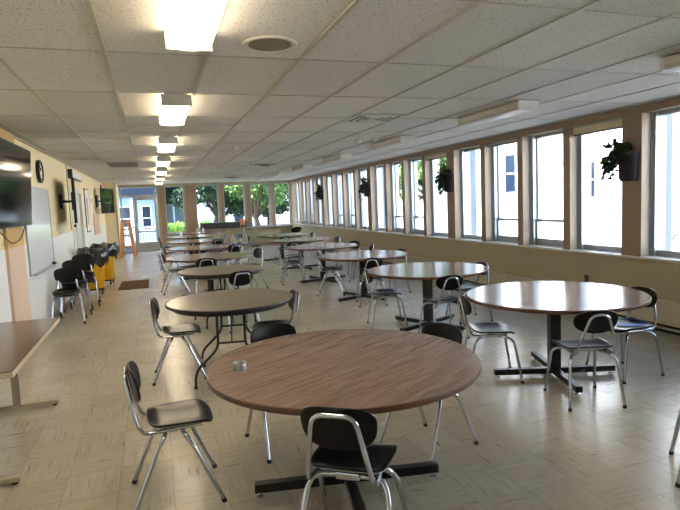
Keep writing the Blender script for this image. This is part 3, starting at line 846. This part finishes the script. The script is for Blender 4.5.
# posters and boards
t = thing('framed_poster', 'tall narrow framed poster with lilac print on the left wall', 'poster', (XL, 15.0, 1.72))
MB().box(.001, .02, -.42, .42, -.58, .48, .003).build('frame', 'tvframe', t)
MB().box(.0205, .022, -.39, .39, -.55, .45).build('paper_sheet', 'paper', t)
MB().box(.0222, .0228, -.25, .12, -.40, .25).build('lilac_print', 'lilac', t)
o = MB().box(.001, .018, -.75, .75, -.30, .30, .003).build('notice_board', 'cork', None, (XL+.009, 17.0, 1.30))
tag(o, 'pinkish notice board on the left wall below the angled television', 'notice board')
t = thing('paper_notice', 'white paper notice beside the framed poster', 'notice', (XL, 16.1, 1.75))
MB().box(.001, .004, -.2, .2, -.3, .3).build('paper_sheet', 'paper', t)
MB().box(.0042, .0048, -.16, .16, .12, .24).build('printed_header', 'cork', t)
t = thing('fire_alarm', 'small red fire alarm on the left wall near its end', 'alarm', (XL, 19.3, 2.36))
MB().box(.001, .05, -.09, .09, -.12, .12, .008).build('alarm_body', 'red', t)
MB().box(.05, .075, -.04, .04, -.03, .06, .006).build('strobe_lens', 'paper', t)
# outlet
t = thing('wall_outlet', 'small grey outlet plate on the wall under the windows', 'outlet', (XR, 5.89, .46))
MB().box(-.012, -.001, -.035, .035, -.055, .055, .003).build('plate', 'greybox', t)
MB().box(-.0135, -.0122, -.014, .014, -.035, -.01).box(-.0135, -.0122, -.014, .014, .01, .035).build('sockets', 'dark', t)
# grey ventilator on the back sill
t = thing('ventilator_unit', 'long dark grey box unit on the sill of the back windows', 'ventilator', (2.66, YW-.12, .766))
MB().box(-.98, .84, -.10, .10, 0, .25, .008).build('case', 'greybox', t)
g = MB()
for i in range(5): g.box(-.93, .79, -.106, -.1005, .04+i*.04, .055+i*.04)
g.build('front_louvre', 'black_metal', t)

# bins
def bin_(x, y, rz, label, bx, by, seed):
    rnd = random.Random(seed)
    t = thing('trash_bin', label, 'trash bin', (x, y, 0), rz, 'yellow wheeled bins with black liners')
    a = MB()
    def sq(hw, hd, z, n=40, ex=5):
        out = []
        for k in range(n):
            c, s = math.cos(2*PI*k/n), math.sin(2*PI*k/n); q = (abs(c)**ex+abs(s)**ex)**(-1/ex)
            out.append((c*q*hw, s*q*hd, z))
        return out
    def loft(levels, caps=True):
        V = []; F = []; n = len(levels[0])
        for L in levels: V += L
        for i in range(len(levels)-1):
            for k in range(n): F.append((i*n+k, i*n+(k+1) % n, (i+1)*n+(k+1) % n, (i+1)*n+k))
        if caps: F.append(tuple(range(n))); F.append(tuple((len(levels)-1)*n+k for k in range(n)))
        return V, F
    V, F = loft([sq(.18, .22, .12), sq(.19, .23, .14), sq(.225, .265, .78), sq(.24, .28, .785), sq(.24, .28, .83), sq(.22, .26, .83), sq(.21, .25, .70)])
    a.add(V, F, True); a.build('bin_body', 'yellow', t)
    MB().box(-.18, .18, -.22, .22, .085, .118, .008).build('dolly', 'black_metal', t)
    for sx in (-1, 1):
        for sy in (-1, 1):
            w = MB().lathe([(0, -.012), (.032, -.012), (.036, -.006), (.036, .006), (.032, .012), (0, .012)], 20)
            w.xf(Matrix.Translation((sx*.14, sy*.18, .036)) @ Matrix.Rotation(PI/2, 4, 'Y'))
            wo = w.build('caster', 'rubber', t)
            MB().box(sx*.14-.018, sx*.14-.013, sy*.18-.015, sy*.18+.015, .03, .086).box(sx*.14+.013, sx*.14+.018, sy*.18-.015, sy*.18+.015, .03, .086).build('caster_fork', 'chrome', wo)
    # liner, folded out over the rim with wavy folds and a billowing top
    n = 72; L = []
    lv = [(1.08, .60), (1.16, .66), (1.18, .74), (1.14, .82), (1.06, .865), (.92, .875), (.70, .86), (.35, .85)]
    ph = [rnd.uniform(0, 6.28) for _ in range(6)]
    for i, (s_, z) in enumerate(lv):
        ring = []
        for k, (px, py, pz) in enumerate(sq(.24*s_, .28*s_, z, n)):
            an = 2*PI*k/n
            wv = .020*math.sin(7*an+ph[0]+i*.6)+.014*math.sin(13*an+ph[1])+.008*math.sin(29*an+ph[2])
            wz = (.045*math.sin(5*an+ph[3])+.02*math.sin(11*an+ph[4])) * (1 if i < 2 else .45)
            q = 1+wv*2.2
            ring.append((px*q+bx*.3*(z-.6), py*q+by*.3*(z-.6), z+wz+(.03 if i > 3 else 0)))
        L.append(ring)
    V, F = loft(L, False); F.append(tuple((len(lv)-1)*n+k for k in range(n)))
    MB().add(V, F, True).build('bin_liner', 'bag', t)
    return t
bin_(-1.22, 12.0, .1, 'nearer yellow bin with a black liner, half hidden by the chair stacks', .3, -.3, 3)
bin_(-1.13, 13.4, -.1, 'farther yellow wheeled bin with a shiny black liner', .4, .1, 9)
o = MB().box(-.30, .30, -.72, .72, .001, .012, .004).build('floor_mat', 'mat_', None, (-.98, 12.9, 0))
o.location = (-.50, 12.85, 0)
tag(o, 'brown rectangular floor mat beside the yellow bins', 'mat')

# wooden A-frame
t = thing('wooden_a_frame', 'orange pine A-frame stand leaning open beside the glazed entrance', 'stand', (-.93, 20.85, 0), math.radians(0))
for s in (-1, 1):
    for sx in (-1, 1):
        MB().bar((sx*.11-.02, s*.02, 1.24), (sx*.20+.02*sx, s*.33, 0.0), .115, .024, (0, 1, 0)).build('leg', 'pine', t)
    for z in (.35, .75): 
        q = (1.24-z)/1.24
        MB().bar((-.11-.09*q, s*(.02+.31*q), z), (.11+.09*q, s*(.02+.31*q), z), .05, .02, (0, 1, 0)).build('crosspiece', 'pine', t)
MB().box(-.17, .15, -.035, .035, 1.19, 1.26, .003).build('top_board', 'pine', t)

# ------------------------------------------------------------------ wall planters
def leaf_cloud(mb, pts, size, rnd, droop=.3):
    for (x, y, z) in pts:
        s = size*rnd.uniform(.7, 1.3)
        d = Vector((rnd.uniform(-1, 1), rnd.uniform(-1, 1), rnd.uniform(-1, .5)-droop)).normalized()
        u = d.orthogonal().normalized(); u.rotate(Matrix.Rotation(rnd.uniform(0, 6.28), 3, d)); w = d.cross(u)
        p = Vector((x, y, z))
        V = [p, p+d*s*.35+u*s*.42, p+d*s*.75+u*s*.28, p+d*s*1.15, p+d*s*.75-u*s*.28, p+d*s*.35-u*s*.42, p+d*s*.45+w*s*.12]
        mb.add(V, [(0, 1, 6), (1, 2, 6), (2, 3, 6), (3, 4, 6), (4, 5, 6), (5, 0, 6)], False)
def planter(y, label, red, seed, grp='wall planters on the window piers'):
    rnd = random.Random(seed)
    t = thing('wall_planter', label, 'planter', (XR, y, 1.72), 0, grp)
    V = []; F = []; n = 20; lev = [(0, .82), (.03, .95), (.30, 1.0), (.305, 1.04), (.335, 1.04), (.335, .94), (.29, .92)]
    p = MB()
    for (z, s) in lev:
        for k in range(n):
            a = PI/2+PI*k/(n-1)
            V.append((math.cos(a)*.14*s-.001, math.sin(a)*.125*s, z))
    for i in range(len(lev)-1):
        for k in range(n): F.append((i*n+k, i*n+(k+1) % n, (i+1)*n+(k+1) % n, (i+1)*n+k))
    F.append(tuple(range(n))); F.append(tuple((len(lev)-1)*n+k for k in range(n)))
    p.add(V, F, True).build('pot', 'pot', t)
    vines = MB(); pts = []
    for i in range(28):
        up = i < 16
        x0, y0 = rnd.uniform(-.10, -.03), rnd.uniform(-.05, .09)
        if up: e = (x0+rnd.uniform(-.09, .02), y0+rnd.uniform(-.05, .22), .30+rnd.uniform(.06, .24)); m = (x0, y0, .36)
        else:
            m = (x0-.05, y0+rnd.uniform(.05, .16), .34+rnd.uniform(0, .1)); e = (x0-rnd.uniform(.02, .10), y0+rnd.uniform(.12, .26), rnd.uniform(-.05, .24))
        s0 = (x0, y0, .24)
        e = (min(e[0], -.012), e[1], e[2])
        vines.tube([s0, m, e], .0025, 5, .08)
        for q in range(15 if up else 20):
            tt = (q+1)/(15 if up else 20)
            P = [s0[j]*(1-tt)**2+2*m[j]*tt*(1-tt)+e[j]*tt*tt for j in range(3)]
            pts.append((min(P[0]+rnd.uniform(-.03, .02), -.05), P[1]+rnd.uniform(-.03, .03), P[2]+rnd.uniform(-.03, .03)))
    vines.build('vine_stem', 'ivy', t)
    lf = MB(); leaf_cloud(lf, pts, .056, rnd); lf.build('foliage', 'ivy', t)['kind'] = 'stuff'
    if red:
        fl = MB(); leaf_cloud(fl, [(-.10+rnd.gauss(0, .03), .08+rnd.gauss(0, .06), .38+rnd.gauss(0, .05)) for _ in range(70)], .035, rnd, 0)
        fl.build('red_flowers', 'redleaf', t)['kind'] = 'stuff'
planter(5.19, 'dark wall planter with trailing ivy on the nearest window pier', False, 1)
planter(9.40, 'dark wall planter with red flowers on the second window pier', True, 2)
planter(13.62, 'dark wall planter with sparse trailing ivy on the third window pier', False, 3)
planter(17.85, 'smallest, farthest dark wall planter on the window wall', False, 4)

# ------------------------------------------------------------------ outside
def ground(name, mb, mat): return struct(name, mb, mat)
g = MB().box(-60, 90, -40, 100, -.62, -.5); o = g.build('ground', 'asphalt'); o['kind'] = 'structure'
o = MB().box(.3, 13.0, YB+4.0, 32.7, -.498, -.47).build('lawn', 'grass'); tag(o, 'green lawn strip outside the back windows', 'lawn', kind='stuff')

def house_window(p, x0, x1, z0, z1, axis, c, deep=.04):
    """axis 'x': wall plane at x=c facing -x; 'y': wall plane y=c facing -y"""
    f = MB(); g_ = MB()
    if axis == 'x':
        f.box(c-deep, c+.001, x0-.07, x1+.07, z0-.07, z0).box(c-deep, c+.001, x0-.07, x1+.07, z1, z1+.07).box(c-deep, c+.001, x0-.07, x0, z0, z1).box(c-deep, c+.001, x1, x1+.07, z0, z1).box(c-deep, c+.001, x0, x1, (z0+z1)/2-.02, (z0+z1)/2+.02)
        g_.box(c-.015, c+.001, x0, x1, z0, z1)
    else:
        f.box(x0-.07, x1+.07, c-deep, c+.001, z0-.07, z0).box(x0-.07, x1+.07, c-deep, c+.001, z1, z1+.07).box(x0-.07, x0, c-deep, c+.001, z0, z1).box(x1, x1+.07, c-deep, c+.001, z0, z1).box(x0, x1, c-deep, c+.001, (z0+z1)/2-.02, (z0+z1)/2+.02)
        g_.box(x0, x1, c-.015, c+.001, z0, z1)
    fo = f.build('window_frame', 'paper', p); g_.build('pane', 'winblue', fo)
# long white building across from the right windows
h = thing('white_building', 'long white clapboard building outside the right windows', 'building', (0, 0, -.5))
MB().box(12, 20, -6, 19.0, 0, 6.5).build('wall', 'siding', h)
MB().box(11.6, 20.4, -6.4, 19.4, 6.5, 6.9).build('roof', 'roofing', h)
MB().box(11.9, 12.0, -6, 19.0, 0, .45).build('foundation', 'sillw', h)
for (a, b, z0, z1) in ((12.75, 13.15, 1.95, 2.95), (16.4, 17.0, 2.2, 3.5), (8.6, 9.3, 2.0, 3.4), (5.0, 5.8, 2.0, 3.4), (.5, 1.3, 2.0, 3.4)):
    house_window(h, a, b, z0, z1, 'x', 12.0)
# outdoor steps with a rail, low in the nearest window
t = thing('outdoor_stairs', 'pale outdoor steps with railings outside the nearest right window', 'stairs', (10.6, 9.0, -.5))
for i in range(5): MB().box(-.2+i*.26, .06+i*.26, -.5, .5, 0, .17*(i+1)).build('step', 'asphalt', t)
for sy in (-.5, .5):
    r = MB().tube([(-.25, sy, .9), (1.1, sy, 1.75)], .025, 8).tube([(-.25, sy, .5), (1.1, sy, 1.35)], .02, 8)
    for i in range(6): r.tube([(-.25+i*.27, sy, 0), (-.25+i*.27, sy, .9+i*.17)], .018, 6)
    r.build('railing', 'greybox', t)
t = thing('utility_pole', 'tall pale pole with an arm outside the nearest right window', 'pole', (9.6, 7.9, -.5))
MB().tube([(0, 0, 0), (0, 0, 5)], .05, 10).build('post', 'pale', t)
MB().tube([(0, 0, 3.0), (.5, -.25, 3.0)], .025, 8).build('arm', 'greybox', t)
# houses behind
h = thing('pale_house', 'white house with blue shade in its colour outside the glazed entrance', 'house', (0, 0, -.5))
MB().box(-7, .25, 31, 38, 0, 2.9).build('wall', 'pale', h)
MB().add([(-7.3, 30.2, 2.9), (.42, 30.2, 2.9), (.42, 38.4, 2.9), (-7.3, 38.4, 2.9), (-7.3, 34.5, 6.3), (.42, 34.5, 6.3)],
         [(0, 1, 5, 4), (3, 4, 5, 2), (0, 4, 3), (1, 2, 5), (0, 3, 2, 1)]).build('roof', 'roof_shaded', h)
for (a, b) in ((-1.75, -1.15), (-.55, -.15)): house_window(h, a, b, 1.1, 2.3, 'y', 31)
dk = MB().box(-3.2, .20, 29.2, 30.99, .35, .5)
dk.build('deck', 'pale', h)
rl = MB().box(-3.2, .20, 29.2, 29.26, 1.25, 1.32).box(-3.2, .20, 29.2, 29.26, .55, .60)
xx = -3.15
while xx < .16: rl.box(xx, xx+.04, 29.21, 29.25, .6, 1.25); xx += .14
rl.build('deck_railing', 'siding', h)
for x_ in (-2.4, -1.0, .15): MB().box(x_-.06, x_+.06, 29.2, 29.32, 0, 2.7).build('porch_post', 'siding', h)
h = thing('grey_garage', 'low grey garage with white posts behind the hedge', 'garage', (0, 0, -.5))
MB().box(.50, 1.80, 33, 35.2, 0, 2.25).build('wall', 'greywall', h)
MB().box(.45, 1.85, 32.8, 35.4, 2.25, 2.38).build('roof', 'roofing', h)
for x_ in (.55, 1.1, 1.7): MB().box(x_-.04, x_+.04, 32.85, 32.98, 0, 2.25).build('post', 'siding', h)
h = thing('sunlit_white_house', 'sunlit white house behind the trees outside the back windows', 'house', (0, 0, -.5))
MB().box(3.1, 5.8, 36, 44, 0, 2.55).build('wall', 'siding', h)
MB().add([(2.8, 35.7, 2.55), (6.1, 35.7, 2.55), (6.1, 44.3, 2.55), (2.8, 44.3, 2.55), (4.4, 35.7, 3.8), (4.4, 44.3, 3.8)],
         [(0, 1, 4), (1, 2, 5, 4), (2, 3, 5), (3, 0, 4, 5), (0, 3, 2, 1)]).build('roof', 'greywall', h)
house_window(h, 4.9, 5.5, 1.1, 2.2, 'y', 36)
h = thing('far_white_building', 'pale building low behind the right-hand back windows', 'building', (0, 0, -.5))
MB().box(6.2, 12.6, 40, 46, 0, 3.1).build('wall', 'siding', h)
MB().box(6.1, 12.9, 39.8, 46.2, 3.1, 3.3).build('roof', 'roofing', h)
for a in (7.5, 9.5, 11.5): house_window(h, a, a+.8, 1.2, 2.3, 'y', 40)
h = thing('second_white_building', 'second pale building outside the far right windows', 'building', (0, 0, -.5))
MB().box(13.5, 22, 26, 44, 0, 5.5).build('wall', 'siding', h)
MB().box(13.2, 22.3, 25.7, 44.3, 5.5, 5.9).build('roof', 'roofing', h)
for a in (28, 31.5, 35, 39): house_window(h, a, a+1.0, 2.0, 3.4, 'x', 13.5)

def tree(x, y, h_, r, mat, label, seed, nl=5200, trunk=True, cz=.62, lean=0., ls=.16):
    rnd = random.Random(seed)
    t = thing('leafy_tree', label, 'tree', (x, y, -.469), 0, 'trees outside the windows')
    tr = MB()
    fork = h_*.32
    tr.tube([(0, 0, 0), (lean*.4, 0, fork*.6), (lean, 0, fork)], lambda q: .17-.05*q, 10, .3)
    cl = []
    for i in range(9):
        a = rnd.uniform(0, 6.28); rr = r*rnd.uniform(.35, .8); z = h_*(cz+rnd.uniform(-.20, .25))
        e = (lean+math.cos(a)*rr, math.sin(a)*rr, z)
        tr.tube([(lean, 0, fork*.95), (lean+math.cos(a)*rr*.45, math.sin(a)*rr*.45, (fork+z)/2-.1), e], lambda q: .085-.065*q, 8, .4)
        cl.append((e, r*rnd.uniform(.34, .55)))
    cl += [((lean+rnd.gauss(0, .3)*r, rnd.gauss(0, .3)*r, h_*cz+rnd.gauss(0, .12)*h_), r*rnd.uniform(.35, .55)) for _ in range(6)]
    tr.build('trunk', 'bark', t)
    lf = MB(); pts = []
    for i in range(nl):
        (c, cr) = cl[i % len(cl)]
        d = Vector((rnd.gauss(0, 1), rnd.gauss(0, 1), rnd.gauss(0, 1))).normalized()*cr*(rnd.random()**.4)
        pts.append((c[0]+d.x, c[1]+d.y, max(.4, c[2]+d.z*.8)))
    leaf_cloud(lf, pts, ls, rnd, .1)
    lf.build('foliage', mat, t)
    return t
tree(1.0, 37.8, 5.6, 2.2, 'tree1', 'dark leafy tree behind the grey garage, left of the brown back pier', 11, 5600, True, .60, 0, .19)
tree(2.9, 30.0, 5.0, 1.9, 'tree1', 'dark leafy tree just right of the brown back pier', 12, 6500, True, .62, .3, .16)
tree(4.95, 27.2, 4.7, 1.6, 'tree2', 'forked tree with bright sunlit leaves in the middle back window', 13, 4200, True, .66, -.2, .12)
tree(6.1, 30.6, 4.8, 1.9, 'tree1', 'dense dark tree in the fourth back window', 14, 11000, True, .60, 0, .15)
tree(8.4, 31.5, 4.9, 2.0, 'tree1', 'dense dark tree in the rightmost back window', 15, 11000, True, .60, 0, .15)
tree(11.6, 21.8, 6.0, 2.3, 'tree2', 'green tree seen through the windows by the red-flowered planter', 16, 4600, True, .55, 0, .17)
hd = MB(); rnd = random.Random(5)
leaf_cloud(hd, [(rnd.uniform(.35, 2.6), rnd.uniform(27.6, 28.2), rnd.uniform(-.5, .92)) for _ in range(3600)], .11, rnd, -.3)
tag(hd.build('hedge', 'hedge'), 'bright green low hedge outside the leftmost back window', 'hedge')

# ------------------------------------------------------------------ light
w = bpy.data.worlds.new('sky'); sc.world = w; w.use_nodes = True
nt = w.node_tree; bg = nt.nodes['Background']
sk = nt.nodes.new('ShaderNodeTexSky'); sk.sky_type = 'NISHITA'; sk.sun_disc = False
sk.sun_elevation = math.radians(42); sk.sun_rotation = math.radians(270); sk.air_density = 1.0; sk.dust_density = 2.5; sk.ozone_density = 1.0
nt.links.new(sk.outputs[0], bg.inputs[0]); bg.inputs[1].default_value = 1.0
sun = bpy.data.lights.new('sun', 'SUN'); sun.energy = 7.6; sun.angle = math.radians(.6); sun.color = (.77, .89, 1.0)
so = bpy.data.objects.new('sun', sun); col.objects.link(so)
dv = Vector((.80, -.04, -.78)).normalized()      # light travels this way: from behind-left, over the roof
so.rotation_euler = dv.to_track_quat('-Z', 'Y').to_euler(); so.location = (-10, -5, 15)

# ------------------------------------------------------------------ camera
yaw, pitch, roll, F = .3206, -.0958, -.0424, 553.7
cy, sy = math.cos(yaw), math.sin(yaw)
f = Vector((sy, cy, 0)); r = Vector((cy, -sy, 0)); u = Vector((0, 0, 1))
f2 = f*math.cos(pitch)+u*math.sin(pitch); u2 = -f*math.sin(pitch)+u*math.cos(pitch)
r3 = r*math.cos(roll)+u2*math.sin(roll); u3 = -r*math.sin(roll)+u2*math.cos(roll)
cam = bpy.data.cameras.new('camera'); cam.sensor_width = 36; cam.lens = 36*F/680; cam.clip_end = 300
co = bpy.data.objects.new('camera', cam); col.objects.link(co)
mt = Matrix((r3, u3, -f2)).transposed().to_4x4(); mt.translation = Vector((0, 0, 1.62)); co.matrix_world = mt
sc.camera = co
sc.view_settings.view_transform = 'Standard'; sc.view_settings.look = 'None'; sc.view_settings.gamma = 1
sc.view_settings.use_curve_mapping = False
sc.view_settings.exposure = 1.2
sc.cycles.use_denoising = True
sc.cycles.max_bounces = 12; sc.cycles.diffuse_bounces = 7; sc.cycles.transparent_max_bounces = 12
sc.cycles.sample_clamp_indirect = 12
